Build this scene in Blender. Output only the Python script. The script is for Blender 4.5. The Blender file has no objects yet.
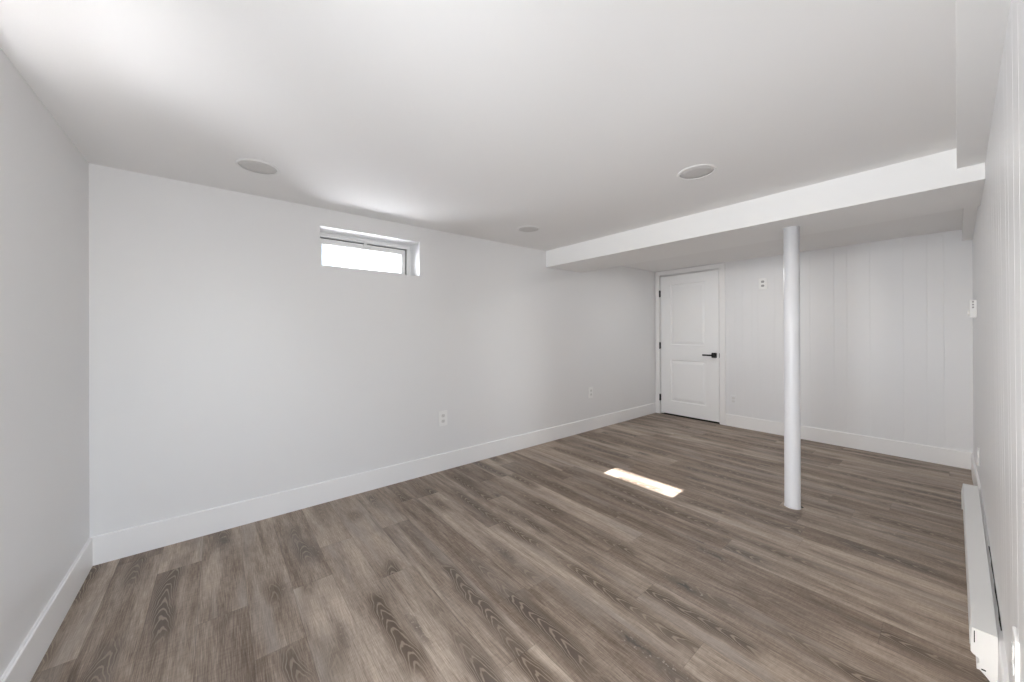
import bpy, bmesh, math, random
from mathutils import Vector, Matrix

scn = bpy.context.scene
COL = scn.collection
random.seed(7)

# ------------------------------------------------------------------ room measures (metres)
# camera stands at x=0, y=0; x runs along the window wall, y towards it
CAMZ = 1.22
HC, D, L, F = 2.118, 2.8805, 0.529, 5.1277      # ceiling, window wall, left wall, far wall
B0, B1, BZ = 2.8275, 3.413, 1.939               # beam front, beam back, beam underside
SZ = 2.016                                      # underside of the soffit along the right wall
BH, BT = 0.150, 0.013                           # baseboard
YR = -0.083                                     # right wall at the top

# ------------------------------------------------------------------ camera
psi, roll, pitch = 0.8891, -0.0038, 0.001
fw = Vector((math.cos(psi), math.sin(psi), 0)); rt = Vector((math.sin(psi), -math.cos(psi), 0)); up = Vector((0, 0, 1))
f2 = fw * math.cos(pitch) + up * math.sin(pitch); u2 = up * math.cos(pitch) - fw * math.sin(pitch)
rc = rt * math.cos(roll) + u2 * math.sin(roll); uc = u2 * math.cos(roll) - rt * math.sin(roll)
cam = bpy.data.objects.new('camera', bpy.data.cameras.new('camera'))
m = Matrix.Identity(4)
for i in range(3):
    m[i][0], m[i][1], m[i][2] = rc[i], uc[i], -f2[i]
m.translation = Vector((0, 0, CAMZ))
cam.matrix_world = m
cam.data.sensor_width = 36.0
cam.data.lens = 361.73 / 1024 * 36.0
cam.data.shift_y = (331.82 - 341.0) / 1024
cam.data.clip_start = 0.02
COL.objects.link(cam)
scn.camera = cam

# ------------------------------------------------------------------ light and exposure
SUN_M, SUN_K = 0.538, 0.04
world = bpy.data.worlds.new('world'); scn.world = world
world.use_nodes = True
wn = world.node_tree.nodes; wl = world.node_tree.links
bg = wn['Background']
sky = wn.new('ShaderNodeTexSky'); sky.sky_type = 'NISHITA'; sky.sun_disc = False
sky.sun_elevation = math.atan(SUN_M); sky.sun_rotation = math.radians(270); sky.air_density = 1.0; sky.dust_density = 3.0
wl.new(sky.outputs[0], bg.inputs[0]); bg.inputs[1].default_value = 0.55

sun = bpy.data.objects.new('sun', bpy.data.lights.new('sun', 'SUN'))
sun.data.energy = 24.0; sun.data.angle = math.radians(0.35); sun.data.color = (0.99, 0.985, 1.0)
sun.rotation_euler = Vector((1, SUN_K, -SUN_M)).to_track_quat('-Z', 'Y').to_euler()
sun.location = (-4, 1.3, 4); COL.objects.link(sun)

def area(name, loc, direction, sx, sy, power, color=(1, 1, 1), spread=180):
    o = bpy.data.objects.new(name, bpy.data.lights.new(name, 'AREA'))
    o.data.shape = 'RECTANGLE'; o.data.size = sx; o.data.size_y = sy; o.data.energy = power; o.data.color = color
    o.data.spread = math.radians(spread)
    o.location = loc; o.rotation_euler = Vector(direction).to_track_quat('-Z', 'Y').to_euler()
    COL.objects.link(o); return o
# daylight that comes in by the two basement windows (the sky is above, so it slants down)
area('daylight_left_window', (-L - 0.27, 1.50, 1.80), (1, 0.03, -0.28), 0.62, 0.20, 2.4, (0.957, 0.983, 1.0), 110)
area('daylight_back_window', (0.94, D + 0.28, 1.80), (0.1, -1, -0.25), 0.62, 0.20, 2.2, (0.957, 0.983, 1.0))
# added fill lamps behind two invented glazed doors, out of view beside the camera
area('daylight_glazed_door', (-L - 0.16, 0.49, 1.06), (1, 0, 0), 0.70, 1.66, 27.0, (0.957, 0.983, 1.0))
area('daylight_entry_door', (0.02, -0.23, 1.06), (0, 1, 0), 0.70, 1.66, 14.0, (0.957, 0.983, 1.0))

# two fill lamps added to brighten the far wall, hidden behind the beam
for lx, ly, lp in ((4.03, 0.92, 1.0), (4.03, 1.70, 3.0)):
    o = bpy.data.objects.new('recessed_lamp', bpy.data.lights.new('recessed_lamp', 'AREA'))
    o.data.shape = 'DISK'; o.data.size = 0.13; o.data.energy = lp; o.data.color = (0.985, 0.99, 1.0)
    o.location = (lx, ly, HC - 0.006); COL.objects.link(o)

scn.view_settings.view_transform = 'Standard'
scn.view_settings.look = 'None'
scn.view_settings.gamma = 1.0
scn.view_settings.use_curve_mapping = False
scn.view_settings.exposure = 1.22
scn.cycles.max_bounces = 16
scn.cycles.diffuse_bounces = 12
scn.cycles.glossy_bounces = 6
scn.cycles.transparent_max_bounces = 12
scn.cycles.caustics_reflective = False
scn.cycles.caustics_refractive = False

# ------------------------------------------------------------------ materials
def mat(name, color, rough=0.5, metal=0.0, bump=0.0, bscale=200.0, var=0.0, spec=0.5):
    mt = bpy.data.materials.new(name); mt.use_nodes = True
    n = mt.node_tree.nodes; l = mt.node_tree.links; p = n['Principled BSDF']
    p.inputs['Base Color'].default_value = (*color, 1); p.inputs['Roughness'].default_value = rough
    p.inputs['Metallic'].default_value = metal; p.inputs['Specular IOR Level'].default_value = spec
    tc = n.new('ShaderNodeTexCoord')
    if var > 0:
        nz = n.new('ShaderNodeTexNoise'); nz.inputs['Scale'].default_value = 3.0; nz.inputs['Detail'].default_value = 3
        l.new(tc.outputs['Object'], nz.inputs['Vector'])
        mx = n.new('ShaderNodeMix'); mx.data_type = 'RGBA'
        mx.inputs[6].default_value = (*[c * (1 - var) for c in color], 1); mx.inputs[7].default_value = (*[min(1, c * (1 + var)) for c in color], 1)
        l.new(nz.outputs[0], mx.inputs[0]); l.new(mx.outputs[2], p.inputs['Base Color'])
    if bump > 0:
        nb = n.new('ShaderNodeTexNoise'); nb.inputs['Scale'].default_value = bscale; nb.inputs['Detail'].default_value = 3
        l.new(tc.outputs['Object'], nb.inputs['Vector'])
        bp = n.new('ShaderNodeBump'); bp.inputs['Strength'].default_value = bump; bp.inputs['Distance'].default_value = 0.002
        l.new(nb.outputs[0], bp.inputs['Height']); l.new(bp.outputs[0], p.inputs['Normal'])
    return mt

M_WALL = mat('wall_paint', (0.76, 0.758, 0.758), 0.42, bump=0.06, bscale=260, var=0.008)
M_PANEL = mat('panelling_paint', (0.765, 0.768, 0.776), 0.40, bump=0.05, bscale=160, var=0.012)
M_CEIL = mat('ceiling_paint', (0.815, 0.810, 0.805), 0.8, bump=0.05, bscale=220, var=0.006)
M_TRIM = mat('trim_paint', (0.84, 0.835, 0.83), 0.35, var=0.006)
M_BEAM = mat('beam_paint', (0.84, 0.84, 0.835), 0.6, bump=0.04, var=0.006)
M_DOOR = mat('door_paint', (0.86, 0.862, 0.862), 0.38, bump=0.04, bscale=120)
M_POST = mat('post_paint', (0.80, 0.81, 0.84), 0.3, bump=0.05, bscale=60)
M_PLATE = mat('white_plastic', (0.84, 0.838, 0.83), 0.35)
M_SLOT = mat('dark_slot', (0.05, 0.05, 0.05), 0.6)
M_GREYSLOT = mat('painted_socket', (0.36, 0.36, 0.355), 0.5)
M_SOCK = mat('socket_plastic', (0.68, 0.675, 0.665), 0.4)
M_BLACK = mat('black_metal', (0.012, 0.012, 0.013), 0.35, metal=0.3)
M_GAP = mat('dark_gap', (0.012, 0.010, 0.009), 0.9)
M_VINYL = mat('window_vinyl', (0.80, 0.80, 0.79), 0.35)
M_SEAL = mat('window_seal', (0.12, 0.12, 0.12), 0.6)
M_HEATER = mat('heater_enamel', (0.74, 0.74, 0.73), 0.42, bump=0.04, bscale=60, var=0.015)
M_LENS = mat('light_lens', (0.585, 0.575, 0.565), 0.55)
M_RING = mat('light_trim', (0.77, 0.765, 0.76), 0.6)
M_SNOW = mat('snow', (0.88, 0.88, 0.90), 0.7, bump=0.4, bscale=8, var=0.03)
M_BRICK = mat('outside_siding', (0.55, 0.48, 0.42), 0.8, var=0.2)
M_CONC = mat('concrete', (0.42, 0.41, 0.40), 0.9, bump=0.3, bscale=40, var=0.1)

def glass_mat():
    mt = bpy.data.materials.new('window_glass'); mt.use_nodes = True
    n = mt.node_tree.nodes; l = mt.node_tree.links; n.clear()
    o = n.new('ShaderNodeOutputMaterial'); mx = n.new('ShaderNodeMixShader'); fr = n.new('ShaderNodeFresnel'); fr.inputs[0].default_value = 1.45
    t = n.new('ShaderNodeBsdfTransparent'); t.inputs[0].default_value = (0.96, 0.96, 0.965, 1)
    g = n.new('ShaderNodeBsdfGlossy'); g.inputs['Roughness'].default_value = 0.02
    l.new(fr.outputs[0], mx.inputs[0]); l.new(t.outputs[0], mx.inputs[1]); l.new(g.outputs[0], mx.inputs[2]); l.new(mx.outputs[0], o.inputs[0])
    return mt
M_GLASS = glass_mat()

def floor_mat():
    mt = bpy.data.materials.new('vinyl_plank_floor'); mt.use_nodes = True
    nt = mt.node_tree; n = nt.nodes; l = nt.links; P = n['Principled BSDF']
    def S(sock, v):
        if isinstance(v, (int, float)): sock.default_value = v
        else: l.new(v, sock)
    def M(op, a, b=0.0, c=0.0, clamp=False):
        x = n.new('ShaderNodeMath'); x.operation = op; x.use_clamp = clamp
        S(x.inputs[0], a); S(x.inputs[1], b); S(x.inputs[2], c); return x.outputs[0]
    def V(x, y, z=0.0):
        c = n.new('ShaderNodeCombineXYZ'); S(c.inputs[0], x); S(c.inputs[1], y); S(c.inputs[2], z); return c.outputs[0]
    def N(vec, detail=3, rough=0.55, dist=0.0):
        t = n.new('ShaderNodeTexNoise'); t.inputs['Scale'].default_value = 1; t.inputs['Detail'].default_value = detail
        t.inputs['Roughness'].default_value = rough; t.inputs['Distortion'].default_value = dist
        l.new(vec, t.inputs['Vector']); return t.outputs[0]
    def MR(v, a, b, c=0.0, d=1.0, smooth=True):
        r = n.new('ShaderNodeMapRange'); r.interpolation_type = 'SMOOTHSTEP' if smooth else 'LINEAR'
        S(r.inputs[0], v); r.inputs[1].default_value = a; r.inputs[2].default_value = b; r.inputs[3].default_value = c; r.inputs[4].default_value = d
        return r.outputs[0]
    def MIX(f, a, b):
        x = n.new('ShaderNodeMix'); x.data_type = 'RGBA'; S(x.inputs[0], f)
        for s, v in ((x.inputs[6], a), (x.inputs[7], b)):
            if isinstance(v, tuple): s.default_value = (*v, 1)
            else: l.new(v, s)
        return x.outputs[2]
    tc = n.new('ShaderNodeTexCoord'); sp = n.new('ShaderNodeSeparateXYZ'); l.new(tc.outputs['Object'], sp.inputs[0])
    X, Y = sp.outputs[0], sp.outputs[1]
    W, LEN = 0.172, 1.22
    px = M('DIVIDE', M('SUBTRACT', X, 0.444), W); ix = M('FLOOR', px); fx = M('FRACT', px)
    xl = M('MULTIPLY', M('SUBTRACT', fx, 0.5), W)
    w1 = n.new('ShaderNodeTexWhiteNoise'); w1.noise_dimensions = '1D'; l.new(M('ADD', ix, 11.3), w1.inputs['W'])
    py = M('ADD', M('DIVIDE', Y, LEN), w1.outputs['Value']); iy = M('FLOOR', py); fy = M('FRACT', py)
    w2 = n.new('ShaderNodeTexWhiteNoise'); w2.noise_dimensions = '2D'; l.new(V(ix, iy), w2.inputs['Vector'])
    sc = n.new('ShaderNodeSeparateColor'); l.new(w2.outputs['Color'], sc.inputs[0])
    r1, r2, r3 = sc.outputs[0], sc.outputs[1], sc.outputs[2]
    ox, oy = M('MULTIPLY', r1, 37.0), M('MULTIPLY', r2, 53.0)
    gx, gy = M('ADD', X, ox), M('ADD', Y, oy)
    def G(sx, sy, **k): return N(V(M('MULTIPLY', gx, sx), M('MULTIPLY', gy, sy)), **k)
    big = G(11, 1.5, detail=3, rough=0.5, dist=0.4)
    mid = G(38, 2.6, detail=4, rough=0.6, dist=0.3)
    fine = G(260, 9, detail=3, rough=0.6)
    cross = G(30, 90, detail=2)
    # base tone
    pores = N(V(M('MULTIPLY', gx, 420), M('MULTIPLY', gy, 14)), detail=2, rough=0.5)
    tone = M('ADD', M('ADD', M('MULTIPLY', MR(big, 0.25, 0.75), 0.30), M('MULTIPLY', MR(mid, 0.25, 0.75), 0.16)), M('MULTIPLY', r3, 0.28))
    tone = M('ADD', tone, M('MULTIPLY', M('SUBTRACT', fine, 0.5), 0.55))
    tone = M('ADD', tone, M('MULTIPLY', M('SUBTRACT', pores, 0.5), 0.65))
    tone = M('ADD', tone, M('MULTIPLY', M('SUBTRACT', cross, 0.5), 0.22))
    cr = n.new('ShaderNodeValToRGB'); l.new(tone, cr.inputs[0])
    e = cr.color_ramp.elements
    e[0].position = 0.0; e[0].color = (0.110, 0.075, 0.050, 1)
    e[1].position = 1.0; e[1].color = (0.680, 0.565, 0.460, 1)
    for p_, c_ in ((0.22, (0.205, 0.154, 0.117)), (0.46, (0.350, 0.280, 0.222)), (0.70, (0.510, 0.420, 0.340))):
        q = e.new(p_); q.color = (*c_, 1)
    col = cr.outputs[0]
    # greyish wash on some stretches
    col = MIX(M('MULTIPLY', MR(G(8, 0.9, detail=2), 0.5, 0.7), 0.40), col, (0.335, 0.300, 0.272))
    # cathedral figure: nested arches with pale grain lines inside darker heartwood
    wob = M('MULTIPLY', M('SUBTRACT', N(V(M('MULTIPLY', gy, 2.6), ox), detail=3), 0.5), 0.11)
    xc = M('ADD', M('ADD', xl, M('MULTIPLY', M('SUBTRACT', r2, 0.5), 0.08)), wob)
    phase = M('ADD', M('MULTIPLY', gy, 15.0), M('MULTIPLY', M('MULTIPLY', xc, xc), 2300.0))
    phase = M('ADD', phase, M('MULTIPLY', G(22, 4, detail=3), 2.6))
    wave = M('SINE', M('MULTIPLY', phase, 6.2832))
    lines = MR(wave, 0.35, 0.95)
    hn = G(30, 4, detail=3)
    heart = MR(M('ADD', M('ABSOLUTE', xc), M('MULTIPLY', M('SUBTRACT', hn, 0.5), 0.06)), 0.016, 0.062, 1.0, 0.0)
    patch = MR(N(V(M('MULTIPLY', gy, 1.5), M('ADD', ox, 3.1)), detail=2), 0.42, 0.58)
    hmask = M('MULTIPLY', heart, patch)
    hcol = MIX(r1, (0.095, 0.062, 0.040), (0.100, 0.079, 0.066))
    col = MIX(M('MULTIPLY', hmask, 0.86), col, hcol)
    col = MIX(M('MULTIPLY', M('MULTIPLY', hmask, lines), 0.52), col, (0.44, 0.36, 0.285))
    # long dark streaks of straight grain
    strk = M('MULTIPLY', MR(G(17, 0.8, detail=4, rough=0.55), 0.53, 0.70), MR(fine, 0.25, 0.6, 1.0, 0.45))
    col = MIX(M('MULTIPLY', strk, 0.84), col, (0.105, 0.073, 0.052))
    # knots: a dark smudge with a black heart, drawn out along the grain
    vo = n.new('ShaderNodeTexVoronoi'); vo.inputs['Scale'].default_value = 1; vo.inputs['Randomness'].default_value = 1
    kx = M('ADD', M('MULTIPLY', gx, 6.5), M('MULTIPLY', M('SUBTRACT', G(34, 26, detail=4), 0.5), 0.42))
    ky = M('ADD', M('MULTIPLY', gy, 1.7), M('MULTIPLY', M('SUBTRACT', G(22, 20, detail=3), 0.5), 0.30))
    l.new(V(kx, ky), vo.inputs['Vector'])
    vs = n.new('ShaderNodeSeparateColor'); l.new(vo.outputs['Color'], vs.inputs[0])
    pick = MR(vs.outputs[0], 0.28, 0.33)
    knot = M('MULTIPLY', MR(vo.outputs['Distance'], 0.03, 0.30, 1.0, 0.0), pick)
    core = M('MULTIPLY', MR(vo.outputs['Distance'], 0.02, 0.11, 1.0, 0.0), pick)
    col = MIX(M('MULTIPLY', knot, 0.72), col, (0.140, 0.110, 0.090))
    col = MIX(M('MULTIPLY', core, 0.75), col, (0.060, 0.055, 0.048))
    fleck = M('MULTIPLY', M('MULTIPLY', knot, M('SUBTRACT', 1.0, core)), MR(G(70, 60, detail=2), 0.60, 0.68))
    col = MIX(M('MULTIPLY', fleck, 0.7), col, (0.50, 0.43, 0.37))
    # plank joints
    ex = M('MULTIPLY', M('MINIMUM', fx, M('SUBTRACT', 1.0, fx)), W)
    ey = M('MULTIPLY', M('MINIMUM', fy, M('SUBTRACT', 1.0, fy)), LEN)
    seam = MR(M('MINIMUM', ex, ey), 0.0004, 0.0018, 1.0, 0.0)
    col = MIX(M('MULTIPLY', seam, 0.30), col, (0.06, 0.045, 0.036))
    l.new(col, P.inputs['Base Color'])
    l.new(MR(fine, 0.3, 0.7, 0.42, 0.56), P.inputs['Roughness'])
    P.inputs['Specular IOR Level'].default_value = 0.4
    bp = n.new('ShaderNodeBump'); bp.inputs['Strength'].default_value = 0.25; bp.inputs['Distance'].default_value = 0.0012
    l.new(M('SUBTRACT', fine, M('MULTIPLY', seam, 1.5)), bp.inputs['Height']); l.new(bp.outputs[0], P.inputs['Normal'])
    return mt
M_FLOOR = floor_mat()

# ------------------------------------------------------------------ mesh helpers
def obj(name, bm, material, parent=None, smooth=False, loc=None):
    bmesh.ops.recalc_face_normals(bm, faces=bm.faces)
    me = bpy.data.meshes.new(name); bm.to_mesh(me); bm.free()
    for p in me.polygons: p.use_smooth = smooth
    me.materials.append(material)
    o = bpy.data.objects.new(name, me); COL.objects.link(o)
    if parent: o.parent = parent
    if loc: o.location = loc
    return o

def struct(name, bm, material, smooth=False):
    o = obj(name, bm, material, None, smooth); o['kind'] = 'structure'; return o

def empty(name, loc, rz=0.0):
    o = bpy.data.objects.new(name, None); o.location = loc; o.rotation_euler = (0, 0, rz); o.empty_display_size = 0.1
    COL.objects.link(o); return o

def tag(o, label, cat, group=None):
    o['label'] = label; o['category'] = cat
    if group: o['group'] = group
    return o

def add_box(bm, x0, x1, y0, y1, z0, z1, bev=0.0, seg=2):
    r = bmesh.ops.create_cube(bm, size=1.0)
    vs = r['verts']
    for v in vs:
        v.co = Vector(((x0 + x1) / 2 + v.co.x * (x1 - x0), (y0 + y1) / 2 + v.co.y * (y1 - y0), (z0 + z1) / 2 + v.co.z * (z1 - z0)))
    if bev > 0:
        es = list({e for v in vs for e in v.link_edges})
        bmesh.ops.bevel(bm, geom=es, offset=bev, segments=seg, affect='EDGES', profile=0.5)
    return bm

def box(*a, **k):
    return add_box(bmesh.new(), *a, **k)

def add_prism(bm, pts, axis, a, b):
    """extrude a closed 2-D outline along an axis from a to b (a, b may be functions of the outline point)"""
    def P(p, t):
        if axis == 'x': return Vector((t, p[0], p[1]))
        if axis == 'y': return Vector((p[0], t, p[1]))
        return Vector((p[0], p[1], t))
    fa = a if callable(a) else (lambda p: a); fb = b if callable(b) else (lambda p: b)
    va = [bm.verts.new(P(p, fa(p))) for p in pts]; vb = [bm.verts.new(P(p, fb(p))) for p in pts]
    k = len(pts)
    bm.faces.new(va); bm.faces.new(vb[::-1])
    for i in range(k):
        bm.faces.new((va[i], va[(i + 1) % k], vb[(i + 1) % k], vb[i]))
    return bm

def add_lathe(bm, prof, seg=40, center=(0, 0), close=True):
    rings = []
    for r, z in prof:
        rings.append([bm.verts.new((center[0] + r * math.cos(2 * math.pi * i / seg), center[1] + r * math.sin(2 * math.pi * i / seg), z)) for i in range(seg)])
    for a, b in zip(rings, rings[1:]):
        for i in range(seg):
            bm.faces.new((a[i], a[(i + 1) % seg], b[(i + 1) % seg], b[i]))
    if close:
        bm.faces.new(rings[0]); bm.faces.new(rings[-1])
    return bm

def add_frame(bm, axis, pos0, pos1, a0, a1, z0, z1, wa0, wa1, wz0, wz1, bev=0.0):
    """rectangular frame of four bars with mitred look; axis is the thin direction"""
    def b(p, q, r, s):
        if axis == 'y': add_box(bm, p, q, pos0, pos1, r, s, bev)
        else: add_box(bm, pos0, pos1, p, q, r, s, bev)
    b(a0, a1, z1 - wz1, z1)
    b(a0, a1, z0, z0 + wz0)
    b(a0, a0 + wa0, z0 + wz0, z1 - wz1)
    b(a1 - wa1, a1, z0 + wz0, z1 - wz1)
    return bm

def wall_hole(axis, p0, p1, a0, a1, z0, z1, ha0, ha1, hz0, hz1):
    """slab wall from p0 (room face) to p1 with a rectangular hole through it"""
    bm = bmesh.new()
    def P(p, a, z): return Vector((a, p, z)) if axis == 'y' else Vector((p, a, z))
    A = [a0, ha0, ha1, a1]; Z = [z0, hz0, hz1, z1]
    g = {}
    for s, p in enumerate((p0, p1)):
        for i, a in enumerate(A):
            for j, z in enumerate(Z):
                g[s, i, j] = bm.verts.new(P(p, a, z))
    for s in (0, 1):
        for i in range(3):
            for j in range(3):
                if (i, j) != (1, 1):
                    bm.faces.new((g[s, i, j], g[s, i + 1, j], g[s, i + 1, j + 1], g[s, i, j + 1]))
    def side(c):
        for (i, j), (k, q) in zip(c, c[1:] + c[:1]):
            bm.faces.new((g[0, i, j], g[0, k, q], g[1, k, q], g[1, i, j]))
    side([(1, 1), (2, 1), (2, 2), (1, 2)])
    side([(0, 0), (1, 0), (2, 0), (3, 0), (3, 1), (3, 2), (3, 3), (2, 3), (1, 3), (0, 3), (0, 2), (0, 1)])
    return bm

# ------------------------------------------------------------------ room shell
WT = 0.34                                        # outer wall thickness
struct('floor', box(-L - WT, F + 0.12, -0.30, D + WT, -0.12, 0.0), M_FLOOR)
struct('ceiling', box(-L - WT, F + 0.12, -0.30, D + WT, HC, HC + 0.15), M_CEIL)

WX0, WX1, WZ0, WZ1 = 0.567, 1.329, 1.699, 1.990  # visible window opening
struct('wall_back', wall_hole('y', D, D + WT, -L - WT, F + 0.12, 0.0, HC, WX0, WX1, WZ0, WZ1), M_WALL)
LY0, LY1, LZ0, LZ1 = 1.12, 1.872, 1.679, 1.990   # window in the left wall, beside the camera
GY0, GY1, GZ1 = 0.02, 0.96, 2.03                # glazed door added to let fill light in through the left wall
def left_wall():
    bm = bmesh.new(); x0, x1 = -L, -L - WT
    A = [-0.30, GY0, GY1, LY0, LY1, D]; Z = [0.0, LZ0, LZ1, GZ1, HC]
    def hole(i, j): return (i == 1 and j < 3) or (i == 3 and j == 1)
    g = {(s, i, j): bm.verts.new((p, a, z)) for s, p in enumerate((x0, x1)) for i, a in enumerate(A) for j, z in enumerate(Z)}
    solid = {(i, j) for i in range(5) for j in range(4) if not hole(i, j)}
    for i, j in solid:
        c = ((i, j), (i + 1, j), (i + 1, j + 1), (i, j + 1))
        for s in (0, 1): bm.faces.new([g[s, a, b] for a, b in c])
        for k, nb in enumerate(((i, j - 1), (i + 1, j), (i, j + 1), (i - 1, j))):
            if nb not in solid:
                (a, b), (d, e) = c[k], c[(k + 1) % 4]
                bm.faces.new((g[0, a, b], g[0, d, e], g[1, d, e], g[1, a, b]))
    return bm
struct('wall_left', left_wall(), M_WALL)

def yright(x, z):                                # the right wall leans out a little towards its foot
    t = min(1.0, max(0.0, (4.95 - x) / 0.9)); t = t * t * (3 - 2 * t)
    q = min(1.0, max(0.0, (x - 1.5) / 0.4)); t *= 0.45 + 0.55 * q * q * (3 - 2 * q)
    return YR - 0.0145 * (1 - z / HC) * t

def groove_profile(a0, a1, grooves, w=0.007, d=0.0022):
    pts = [(a0, 0.0)]
    for g in sorted(grooves):
        if a0 + w < g < a1 - w:
            pts += [(g - w / 2, 0.0), (g - w * 0.2, -d), (g + w * 0.2, -d), (g + w / 2, 0.0)]
    return pts + [(a1, 0.0)]

# far wall: vertical panelling, door hole between y=1.975 and y=2.800
FG = [0.079, 0.18, 0.329, 0.56, 0.733, 0.836, 1.039, 1.205, 1.366, 1.54, 1.604, 1.703, 1.794, 1.876]
DY0, DY1, DZ = 1.976, 2.800, 2.047
bm = bmesh.new()
def far_strip(y0, y1, z0, z1, gr):
    pr = groove_profile(y0, y1, gr, 0.006, 0.0012)
    lo = [bm.verts.new((F - d, y, z0)) for y, d in pr]; hi = [bm.verts.new((F - d, y, z1)) for y, d in pr]
    for i in range(len(pr) - 1): bm.faces.new((lo[i], lo[i + 1], hi[i + 1], hi[i]))
far_strip(-0.30, DY0, 0, HC, FG); far_strip(DY0, DY1, DZ, HC, []); far_strip(DY1, D, 0, HC, [])
# door reveal and the back of the wall
for a in ((DY0, DY0, 0, DZ), (DY1, DY1, 0, DZ)):
    bm.faces.new([bm.verts.new(c) for c in ((F, a[0], 0), (F + 0.115, a[0], 0), (F + 0.115, a[0], DZ), (F, a[0], DZ))])
bm.faces.new([bm.verts.new(c) for c in ((F, DY0, DZ), (F + 0.115, DY0, DZ), (F + 0.115, DY1, DZ), (F, DY1, DZ))])
bm.faces.new([bm.verts.new(c) for c in ((F + 0.115, -0.3, 0), (F + 0.115, D + .3, 0), (F + 0.115, D + .3, HC), (F + 0.115, -0.3, HC))])
struct('wall_far', bm, M_PANEL)

# right wall: the same panelling, boards of mixed widths
RG = []; x = -0.40
widths = [0.101, 0.149, 0.104, 0.173, 0.128, 0.157, 0.103, 0.203, 0.095]
k = 0
while x < F - 0.03:
    RG.append(x); x += widths[k % len(widths)]; k += 1
bm = bmesh.new()
EX0, EX1, EZ = -0.43, 0.47, 2.005                # glazed door invented to admit fill light from the right
rows = [0.0, 0.5, 1.0, 1.6, EZ, HC]
def right_strip(x0, x1, zs):
    p_ = groove_profile(x0, x1, RG, w=0.007, d=0.0010)
    g = [[bm.verts.new((x, yright(x, z) + d, z)) for x, d in p_] for z in zs]
    for a, b in zip(g, g[1:]):
        for i in range(len(p_) - 1): bm.faces.new((a[i], a[i + 1], b[i + 1], b[i]))
    bm.faces.new([bm.verts.new(c) for c in ((x0, -0.24, zs[0]), (x1, -0.24, zs[0]), (x1, -0.24, zs[-1]), (x0, -0.24, zs[-1]))])
right_strip(-L - 0.05, EX0, rows); right_strip(EX0, EX1, rows[-2:]); right_strip(EX1, F, rows)
for c in (((EX0, 0), (EX0, EZ)), ((EX1, 0), (EX1, EZ)), ((EX0, EZ), (EX1, EZ))):
    (xa, za), (xb, zb) = c
    bm.faces.new([bm.verts.new(q) for q in ((xa, yright(xa, za), za), (xb, yright(xb, zb), zb), (xb, -0.24, zb), (xa, -0.24, za))])
struct('wall_right', bm, M_PANEL)

# dropped beam across the room and soffit along the right wall
struct('ceiling_beam', box(B0, B1, -0.12, D + 0.01, BZ, HC + 0.01, bev=0.002), M_BEAM)
bm = bmesh.new()
add_box(bm, -L - 0.01, B0 + 0.001, -0.12, 0.001, SZ, HC + 0.01, bev=0.002)
add_box(bm, B1 - 0.001, F + 0.001, -0.12, -0.026, SZ, HC + 0.01, bev=0.002)
struct('ceiling_soffit', bm, M_BEAM)

# baseboards (flat board, eased top edge)
def bb_prof(s=1):
    return [(0, 0), (BT, 0), (BT, BH - 0.004), (BT - 0.004, BH), (0, BH)]
bm = bmesh.new(); add_prism(bm, [(D - p, z) for p, z in bb_prof()], 'x', -L, F - 0.019); struct('baseboard_back', bm, M_TRIM)
bm = bmesh.new(); add_prism(bm, [(-L + p, z) for p, z in bb_prof()], 'y', GY1 + 0.06, D - BT); struct('baseboard_left', bm, M_TRIM)
CY0 = DY0 - 0.070                                # outer edge of the door casing
bm = bmesh.new(); add_prism(bm, [(F - p, z) for p, z in bb_prof()], 'y', YR + BT, CY0); struct('baseboard_far', bm, M_TRIM)
bm = bmesh.new()
xs = [EX1 + 0.06 + i * (F - EX1 - 0.06) / 40 for i in range(41)]
rings = []
for x in xs:
    rings.append([bm.verts.new((x, yright(x, z) + p, z)) for p, z in bb_prof()])
for a, b in zip(rings, rings[1:]):
    for i in range(5): bm.faces.new((a[i], a[(i + 1) % 5], b[(i + 1) % 5], b[i]))
bm.faces.new(rings[0]); bm.faces.new(rings[-1])
bbr = struct('baseboard_right', bm, M_TRIM)
bm = bmesh.new()                                 # open crack in the caulk along its top edge
a = [(2.16 + 0.08 * i, 0.0018 + 0.0012 * math.sin(2.1 * i)) for i in range(11)]
for (xa, wa), (xb, wb) in zip(a, a[1:]):
    bm.faces.new([bm.verts.new(c) for c in ((xa, yright(xa, BH) + 0.0006, BH + 0.001), (xb, yright(xb, BH) + 0.0006, BH + 0.001), (xb, yright(xb, BH) + 0.0016 + wb, BH + 0.001), (xa, yright(xa, BH) + 0.0016 + wa, BH + 0.001))])
obj('caulk_crack', bm, M_GAP, bbr)

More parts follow.
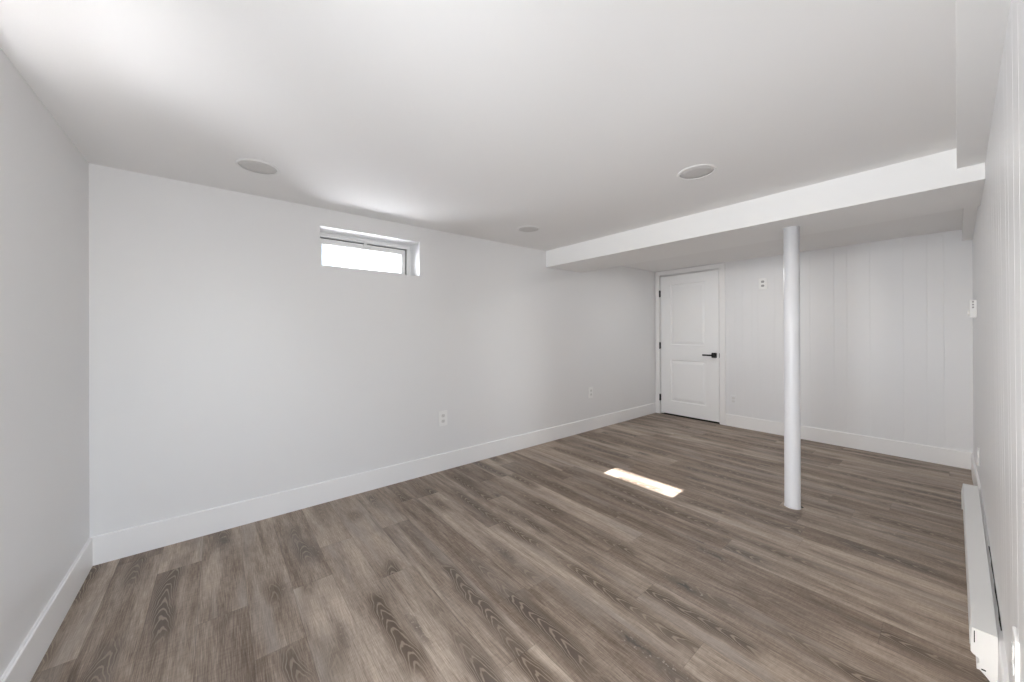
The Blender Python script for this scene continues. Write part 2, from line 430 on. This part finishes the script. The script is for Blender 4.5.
# ------------------------------------------------------------------ windows (shallow hopper sash in a deep reveal)
def hopper(name, axis, p, sgn, a0, a1, z0, z1):
    """p = room face of the frame, sgn = outward direction; a0..a1, z0..z1 the outer size of the frame"""
    if axis == 'y': root = empty(name, ((a0 + a1) / 2, p, z0))
    else: root = empty(name, (p, (a0 + a1) / 2, z0))
    root['kind'] = 'structure'
    org = root.location.copy()
    def fin(bm): bmesh.ops.translate(bm, verts=bm.verts, vec=-org); return bm
    def q(t): return p + sgn * t
    bm = bmesh.new(); add_frame(bm, axis, q(0), q(0.075), a0, a1, z0, z1, 0.032, 0.032, 0.032, 0.033, 0.002); obj('window_frame', fin(bm), M_VINYL, root)
    bm = bmesh.new(); add_frame(bm, axis, q(0.030), q(0.070), a0 + 0.031, a1 - 0.031, z0 + 0.031, z1 - 0.032, 0.020, 0.020, 0.015, 0.013); obj('weather_seal', fin(bm), M_SEAL, root)
    s = (a0 + 0.046, a1 - 0.046, z0 + 0.040, z1 - 0.043)
    bm = bmesh.new(); add_frame(bm, axis, q(0.010), q(0.055), *s, 0.030, 0.030, 0.035, 0.042, 0.003); sash = obj('sash', fin(bm), M_VINYL, root)
    bm = bmesh.new()
    if axis == 'y': add_box(bm, s[0] + .028, s[1] - .028, q(0.030), q(0.034), s[2] + .03, s[3] - .04)
    else: add_box(bm, q(0.030), q(0.034), s[0] + .028, s[1] - .028, s[2] + .03, s[3] - .04)
    obj('glass_pane', fin(bm), M_GLASS, sash)
    c = (a0 + a1) / 2 + (0.004 if axis == 'y' else 0)
    bm = bmesh.new()
    for w, t0, t1, zz0, zz1 in ((0.022, -0.006, 0.031, z1 - 0.052, z1 - 0.022), (0.030, -0.006, 0.012, z1 - 0.070, z1 - 0.048)):
        if axis == 'y': add_box(bm, c - w / 2, c + w / 2, min(q(t0), q(t1)), max(q(t0), q(t1)), zz0, zz1, 0.002)
        else: add_box(bm, min(q(t0), q(t1)), max(q(t0), q(t1)), c - w / 2, c + w / 2, zz0, zz1, 0.002)
    obj('latch', fin(bm), M_VINYL, root)
    return root
hopper('window_1', 'y', D + 0.19, 1, 0.545, WX1 + 0.002, WZ0 - 0.03, WZ1 + 0.001)
hopper('window_2', 'x', -L - 0.19, -1, LY0 - 0.005, LY1 + 0.003, LZ0 - 0.03, LZ1 + 0.001)

gd = empty('door_2', (-L - 0.05, (GY0 + GY1) / 2, 0)); gd['kind'] = 'structure'  # unseen glazed door, added as the opening for the left fill lamp
def gl(bm): bmesh.ops.translate(bm, verts=bm.verts, vec=-Vector(gd.location)); return bm
bm = bmesh.new(); add_frame(bm, 'x', -L - 0.12, -L - 0.05, GY0, GY1, 0.0, GZ1, 0.03, 0.03, 0.02, 0.03, 0.002); obj('door_jamb', gl(bm), M_TRIM, gd)
bm = bmesh.new(); add_frame(bm, 'x', -L - 0.11, -L - 0.067, GY0 + 0.032, GY1 - 0.032, 0.022, GZ1 - 0.032, 0.09, 0.09, 0.18, 0.09, 0.003); lf2 = obj('door_leaf', gl(bm), M_DOOR, gd)
obj('glass_pane', gl(box(-L - 0.092, -L - 0.086, GY0 + 0.12, GY1 - 0.12, 0.20, GZ1 - 0.12)), M_GLASS, lf2)

ed = empty('door_3', ((EX0 + EX1) / 2, -0.15, 0)); ed['kind'] = 'structure'  # its counterpart on the right, also added for a fill lamp
def el(bm): bmesh.ops.translate(bm, verts=bm.verts, vec=-Vector(ed.location)); return bm
bm = bmesh.new(); add_frame(bm, 'y', -0.21, -0.13, EX0, EX1, 0.0, EZ, 0.03, 0.03, 0.02, 0.03, 0.002); obj('door_jamb', el(bm), M_TRIM, ed)
bm = bmesh.new(); add_frame(bm, 'y', -0.20, -0.157, EX0 + 0.032, EX1 - 0.032, 0.022, EZ - 0.032, 0.09, 0.09, 0.18, 0.09, 0.003); lf3 = obj('door_leaf', el(bm), M_DOOR, ed)
obj('glass_pane', el(box(EX0 + 0.12, EX1 - 0.12, -0.182, -0.176, 0.20, EZ - 0.12)), M_GLASS, lf3)

# ------------------------------------------------------------------ outside: snowy bank and a pale house wall
bm = bmesh.new()
nx, ny = 24, 12
def bank(x, y):
    t = max(0, y - (D + WT)); return 1.62 + 0.12 * t + 0.26 * math.exp(-((x - 1.55) / 0.9) ** 2) * min(1, t / 0.9) + 0.03 * math.sin(3 * x + 2 * y)
g = [[bm.verts.new((-3 + 9 * i / nx, D + WT + 5 * j / ny, bank(-3 + 9 * i / nx, D + WT + 5 * j / ny))) for i in range(nx + 1)] for j in range(ny + 1)]
for j in range(ny):
    for i in range(nx): bm.faces.new((g[j][i], g[j][i + 1], g[j + 1][i + 1], g[j + 1][i]))
struct('snow_bank', bm, M_SNOW, True)

# unseen wall added to keep the sun off the left glazed door
bm = bmesh.new(); add_box(bm, -L - 2.2, -L - 2.0, -1.6, 1.06, -0.12, 3.6); struct('wall_porch', bm, M_CONC)

# ------------------------------------------------------------------ door
dr = empty('door_1', (F, (DY0 + DY1) / 2, 0)); dr['kind'] = 'structure'
def dl(bm): bmesh.ops.translate(bm, verts=bm.verts, vec=-Vector(dr.location)); return bm
LY_0, LY_1, LZ_0, LZ_1 = 1.9855, 2.7900, 0.022, 2.034
XF = F - 0.004                                   # room face of the leaf
# leaf with two sunk panels: built as a grid with stepped moulding
bm = bmesh.new()
Ys = [LY_0, 2.150, 2.640, LY_1]; Zs = [LZ_0, 0.210, 0.810, 1.028, 1.905, LZ_1]
gv = {(i, j): bm.verts.new((XF, y, z)) for i, y in enumerate(Ys) for j, z in enumerate(Zs)}
for i in range(3):
    for j in range(5):
        q = [gv[i, j], gv[i + 1, j], gv[i + 1, j + 1], gv[i, j + 1]]
        if i == 1 and j in (1, 3):
            prev = q
            y0, y1, z0, z1 = Ys[1], Ys[2], Zs[j], Zs[j + 1]
            for ins, dep in ((0.004, 0.011), (0.016, 0.013), (0.024, 0.009), (0.050, 0.003), (0.056, 0.003)):
                cur = [bm.verts.new((XF + dep, a, b)) for a, b in ((y0 + ins, z0 + ins), (y1 - ins, z0 + ins), (y1 - ins, z1 - ins), (y0 + ins, z1 - ins))]
                for k in range(4): bm.faces.new((prev[k], prev[(k + 1) % 4], cur[(k + 1) % 4], cur[k]))
                prev = cur
            bm.faces.new(prev)
        else: bm.faces.new(q)
back = [bm.verts.new((XF + 0.036, y, z)) for y, z in ((LY_0, LZ_0), (LY_1, LZ_0), (LY_1, LZ_1), (LY_0, LZ_1))]
bm.faces.new(back)
bot = [gv[i, 0] for i in range(4)]; top = [gv[i, 5] for i in range(4)]; lf = [gv[0, j] for j in range(6)]; rg = [gv[3, j] for j in range(6)]
bm.faces.new(bot + [back[1], back[0]]); bm.faces.new(top + [back[2], back[3]])
bm.faces.new(lf + [back[3], back[0]]); bm.faces.new(rg + [back[2], back[1]])
obj('door_leaf', dl(bm), M_DOOR, dr)
# jamb with stop
bm = bmesh.new()
add_box(bm, F + 0.0, F + 0.115, DY0 - 0.012, DY0 + 0.006, 0, DZ); add_box(bm, F, F + 0.115, DY1 - 0.006, DY1 + 0.012, 0, DZ)
add_box(bm, F, F + 0.115, DY0, DY1, DZ - 0.008, DZ + 0.012)
add_box(bm, F + 0.036, F + 0.070, DY0, DY0 + 0.022, 0, DZ); add_box(bm, F + 0.036, F + 0.070, DY1 - 0.022, DY1, 0, DZ); add_box(bm, F + 0.036, F + 0.07, DY0, DY1, DZ - 0.03, DZ)
obj('door_jamb', dl(bm), M_TRIM, dr)
# casing, three boards
CX0 = F - 0.018
bm = bmesh.new()
add_box(bm, CX0, F + 0.001, CY0, DY0 - 0.004, 0, DZ + 0.062, 0.002); obj('casing', dl(bm), M_TRIM, dr)
bm = bmesh.new()
add_box(bm, CX0, F + 0.001, DY1 + 0.004, DY1 + 0.070, 0, DZ + 0.062, 0.002); obj('casing', dl(bm), M_TRIM, dr)
bm = bmesh.new()
add_box(bm, CX0, F + 0.001, DY0 - 0.004, DY1 + 0.004, DZ + 0.004, DZ + 0.062, 0.002); obj('casing', dl(bm), M_TRIM, dr)
# near-black strip painted as the shade in the gap under the leaf
obj('threshold', dl(box(F - 0.002, F + 0.115, DY0 - 0.001, DY1 + 0.001, -0.001, 0.0015)), M_GAP, dr)
for z in (1.782, 1.014, 0.244):
    bm = bmesh.new()
    add_box(bm, F - 0.0205, F - 0.002, DY1 - 0.010, DY1 + 0.010, z - 0.047, z + 0.047, 0.001)
    bmesh.ops.create_cone(bm, cap_ends=True, segments=12, radius1=0.006, radius2=0.006, depth=0.10, matrix=Matrix.Translation((F - 0.021, DY1 - 0.001, z)))
    obj('hinge', dl(bm), M_BLACK, dr)
# lever handle: rounded rose and a lever pointing to the hinges
HY, HZ = 2.0430, 0.902
bm = bmesh.new()
add_box(bm, XF - 0.012, XF, HY - 0.033, HY + 0.033, HZ - 0.034, HZ + 0.034, 0.010, 3)
hd = obj('door_handle', dl(bm), M_BLACK, dr)
bm = bmesh.new()
bmesh.ops.create_cone(bm, cap_ends=True, segments=16, radius1=0.011, radius2=0.011, depth=0.045, matrix=Matrix.Translation((XF - 0.030, HY, HZ)) @ Matrix.Rotation(math.pi / 2, 4, 'Y'))
add_box(bm, XF - 0.058, XF - 0.044, HY - 0.013, HY + 0.133, HZ - 0.010, HZ + 0.010, 0.004)
lv = obj('lever', dl(bm), M_BLACK, hd)
obj('strike_plate', dl(box(F - 0.003, F + 0.03, DY0 + 0.003, DY0 + 0.0075, HZ - 0.030, HZ + 0.030)), M_BLACK, dr)
# the store-room side is closed off behind the door
struct('wall_behind_door', box(F + 0.16, F + 0.2, 1.6, D + 0.2, -0.1, HC), M_GAP)

# ------------------------------------------------------------------ support post
PX, PY, PR = 3.097, 0.7275, 0.0455
post = empty('support_post', (PX, PY, 0))
tag(post, 'round white painted steel support post holding up the ceiling beam', 'post')
bm = bmesh.new()
prof = [(PR + 0.0015, 0.0), (PR + 0.0015, 0.012), (PR, 0.016), (PR, 0.6), (PR, 1.2), (PR, BZ)]
add_lathe(bm, prof, 48); obj('shaft', bm, M_POST, post, True)
bm = bmesh.new()
ri, ro = [], []
for i in range(40):
    a = 2 * math.pi * i / 40
    w = 0.0025 + 0.0022 * math.sin(3 * a + 1) + 0.0015 * math.sin(7 * a)
    ri.append(bm.verts.new(((PR + 0.0005) * math.cos(a), (PR + 0.0005) * math.sin(a), 0.006)))
    ro.append(bm.verts.new(((PR + 0.0015 + 0.4 * w) * math.cos(a), (PR + 0.0015 + 0.4 * w) * math.sin(a), 0.0006)))
for i in range(40):
    bm.faces.new((ri[i], ri[(i + 1) % 40], ro[(i + 1) % 40], ro[i]))
cf = obj('caulk_bead', bm, M_TRIM, post, True)
bm = bmesh.new()
a0 = math.radians(-46)
vs = [bm.verts.new(((PR + 0.001) * math.cos(a0 + t), (PR + 0.001) * math.sin(a0 + t), 0.0022)) for t in (-0.34, -0.17, 0, 0.17, 0.34)]
vo = [bm.verts.new(((PR + 0.019) * math.cos(a0 + t), (PR + 0.019) * math.sin(a0 + t), 0.0022)) for t in (0.22, 0, -0.22)]
bm.faces.new(vs + vo); r = bmesh.ops.extrude_face_region(bm, geom=list(bm.faces))
bmesh.ops.translate(bm, verts=[v for v in r['geom'] if isinstance(v, bmesh.types.BMVert)], vec=(0, 0, -0.0008))
gp = obj('floor_gap', bm, M_GAP, post); gp['label'] = 'black gap in the flooring at the foot of the post'

# ------------------------------------------------------------------ recessed ceiling lights
def ceiling_light(loc, label):
    r = empty('ceiling_light', loc)
    tag(r, label, 'ceiling light', 'recessed ceiling lights')
    bm = bmesh.new()
    add_lathe(bm, [(0.0855, 0.0), (0.0860, -0.0035), (0.089, -0.0046), (0.095, -0.0040), (0.0985, -0.0018), (0.099, 0.0)], 64, close=False)
    obj('trim_ring', bm, M_RING, r, True)
    bm = bmesh.new()
    add_lathe(bm, [(0.0857, 0.0), (0.0857, -0.0012), (0.078, -0.0012), (0.0775, -0.0026), (0.05, -0.0032), (0.004, -0.0034)], 64); obj('diffuser', bm, M_LENS, r, True)
    return r
ceiling_light((0.169, 2.383, HC), 'round recessed ceiling light left of the window, nearest the left wall')
ceiling_light((2.095, 0.925, HC), 'round recessed ceiling light in the middle of the ceiling, in front of the post')
ceiling_light((2.101, 2.353, HC), 'small-looking round recessed ceiling light near the corner of beam and window wall')

# rims made up for the two added fill lamps (hidden behind the beam from the camera)
for lx, ly in ((4.03, 0.92), (4.03, 1.70)):
    bm = bmesh.new()
    add_lathe(bm, [(0.068, 0.0), (0.068, -0.0015), (0.078, -0.0065), (0.092, -0.0075), (0.098, -0.004), (0.0985, 0.0)], 56, close=False)
    bmesh.ops.translate(bm, verts=bm.verts, vec=(lx, ly, HC))
    struct('trim_' + str(1 + (ly > 1)), bm, M_RING, True)

# ------------------------------------------------------------------ outlets: plate, two sockets with slots, centre screw
def outlet(name, center, normal, label, sockmat, slotmat, w=0.080, h=0.128, t=0.008, parent_mat=None):
    r = empty(name, center)
    n = Vector(normal); r.rotation_euler = n.to_track_quat('Y', 'Z').to_euler()   # local +y looks into the room
    tag(r, label, 'outlet', 'wall outlets')
    pm = parent_mat or M_PLATE
    bm = bmesh.new(); add_box(bm, -w / 2, w / 2, 0, t, -h / 2, h / 2, 0.003, 3); obj('cover_plate', bm, pm, r)
    for s in (-1, 1):
        bm = bmesh.new()
        z = s * 0.0205 * h / 0.114
        pts = []
        for i in range(28):
            a = 2 * math.pi * i / 28
            pts.append((0.0172 * math.cos(a), z + max(-0.0135, min(0.0135, 0.0172 * math.sin(a)))))
        add_prism(bm, pts, 'y', t - 0.001, t + 0.002)
        sk = obj('socket', bm, sockmat, r)
        bm = bmesh.new()
        for dx, hh in ((-0.0063, 0.009), (0.0063, 0.0075)):
            add_box(bm, dx - 0.0012, dx + 0.0012, t + 0.001, t + 0.0024, z + 0.0015, z + 0.0015 + hh)
        bmesh.ops.create_cone(bm, cap_ends=True, segments=10, radius1=0.0026, radius2=0.0026, depth=0.0014, matrix=Matrix.Translation((0, t + 0.0017, z - 0.006)) @ Matrix.Rotation(math.pi / 2, 4, 'X'))
        obj('slots', bm, slotmat, sk)
    bm = bmesh.new()
    bmesh.ops.create_cone(bm, cap_ends=True, segments=12, radius1=0.0032, radius2=0.0026, depth=0.0016, matrix=Matrix.Translation((0, t + 0.0006, 0)) @ Matrix.Rotation(math.pi / 2, 4, 'X'))
    obj('screw', bm, pm, r)
    return r
outlet('wall_outlet', (1.543, D, 0.459), (0, -1, 0), 'white duplex outlet low on the smooth wall, below and right of the window', M_SOCK, M_GREYSLOT, 0.084, 0.134)
outlet('wall_outlet', (3.592, D, 0.466), (0, -1, 0), 'white duplex outlet low on the smooth wall, toward the door corner', M_SOCK, M_GREYSLOT, 0.080, 0.134)
outlet('wall_outlet', (F, 1.486, 1.795), (-1, 0, 0), 'white outlet set high on the panelled wall between door and post', M_GREYSLOT, M_GREYSLOT, 0.086, 0.136, 0.012)
outlet('wall_outlet', (F, 1.815, 0.343), (-1, 0, 0), 'painted-over outlet low on the panelled wall beside the door', M_SOCK, M_SOCK, 0.066, 0.112, 0.006, M_PANEL)
outlet('wall_outlet', (4.20, yright(4.2, .33), 0.325), (0, 1, 0), 'white outlet low on the right panelled wall, near its far corner', M_PLATE, M_GREYSLOT, 0.072, 0.120, 0.008)
outlet('wall_outlet', (1.469, yright(1.47, .44), 0.438), (0, 1, 0), 'white outlet on the right panelled wall nearest the camera, past the heater end', M_PLATE, M_GREYSLOT, 0.074, 0.122, 0.007)

# ------------------------------------------------------------------ thermostat on the right wall
tx = 4.25; ty = yright(tx, 1.38)

th = empty('wall_thermostat', (tx, ty, 1.313)); tag(th, 'small white box thermostat with side knob on the right wall by the far corner', 'thermostat')
obj('housing', box(-0.036, 0.036, 0, 0.033, 0, 0.128, bev=0.003), M_PLATE, th)
bm = bmesh.new()
for z in (0.113, 0.093, 0.073):
    add_box(bm, -0.0368, -0.034, 0.013, 0.022, z - 0.006, z + 0.006)
v = obj('vent_slots', bm, M_GREYSLOT, th)
bm = bmesh.new(); bmesh.ops.create_cone(bm, cap_ends=True, segments=24, radius1=0.017, radius2=0.014, depth=0.010, matrix=Matrix.Translation((0, 0.038, 0.034)) @ Matrix.Rotation(-math.pi / 2, 4, 'X'))
obj('knob', bm, M_PLATE, th)

# ------------------------------------------------------------------ baseboard heater in front of the right baseboard
hx0, hx1, hz = 2.120, 3.965, 0.170
ht = empty('baseboard_heater', (hx0, -0.060, 0)); tag(ht, 'long low off-white baseboard heater on the floor along the right panelled wall', 'heater')
def yb(x): return yright(x, 0.1) + BT + 0.0005
def fo(x): return -0.027 + (x - 2.06) / (3.965 - 2.06) * 0.008
def heater_sweep(x0, x1, prof):
    """prof: (s, z, d): s=0 back / 1 front, d = extra offset to the room"""
    bm = bmesh.new(); R = []
    n_ = max(2, int((x1 - x0) / 0.2) + 1)
    for i in range(n_):
        x = x0 + (x1 - x0) * i / (n_ - 1)
        R.append([bm.verts.new((x - hx0, (yb(x) if s == 0 else fo(x)) + d + 0.060, z)) for s, z, d in prof])
    c = len(prof)
    for a, b in zip(R, R[1:]):
        for i in range(c): bm.faces.new((a[i], a[(i + 1) % c], b[(i + 1) % c], b[i]))
    bm.faces.new(R[0]); bm.faces.new(R[-1])
    return bm
body = [(0, 0.0, 0), (0, hz, 0), (1, hz, -0.001), (1, hz - 0.006, 0.001), (1, 0.112, 0.0035), (1, 0.080, 0.003), (1, 0.076, -0.006), (1, 0.060, -0.020), (1, 0.028, -0.022), (1, 0.020, -0.012), (1, 0.0, -0.012)]
obj('front_cover', heater_sweep(hx0 + 0.002, hx1 - 0.03, body), M_HEATER, ht)
cap = [(0, 0.0, 0), (0, hz + 0.0012, 0), (1, hz + 0.0012, 0.0), (1, 0.086, 0.002), (1, 0.080, -0.003), (1, 0.072, -0.016), (1, 0.032, -0.019), (1, 0.020, -0.030), (1, 0.006, -0.040), (1, 0.0, -0.043)]
obj('end_cap', heater_sweep(hx0 - 0.055, hx0, cap), M_HEATER, ht)
obj('end_cap', heater_sweep(hx1 - 0.03, hx1, [(0, 0.0, 0), (0, hz + 0.001, 0), (1, hz + 0.001, 0.0), (1, 0.112, 0.0075), (1, 0.0, 0.0065)]), M_HEATER, ht)
# open slit between cover and near cap, and the little screw slot in the cap
bm = bmesh.new(); add_box(bm, -0.0565, -0.054, 0.060 - 0.0345, 0.060 - 0.0322, 0.122, 0.163)
obj('cover_slit', bm, M_GAP, ht)
bm = bmesh.new(); add_box(bm, -0.0565, -0.054, 0.060 - 0.058, 0.060 - 0.048, 0.036, 0.040)
obj('screw_slot', bm, M_GAP, ht)
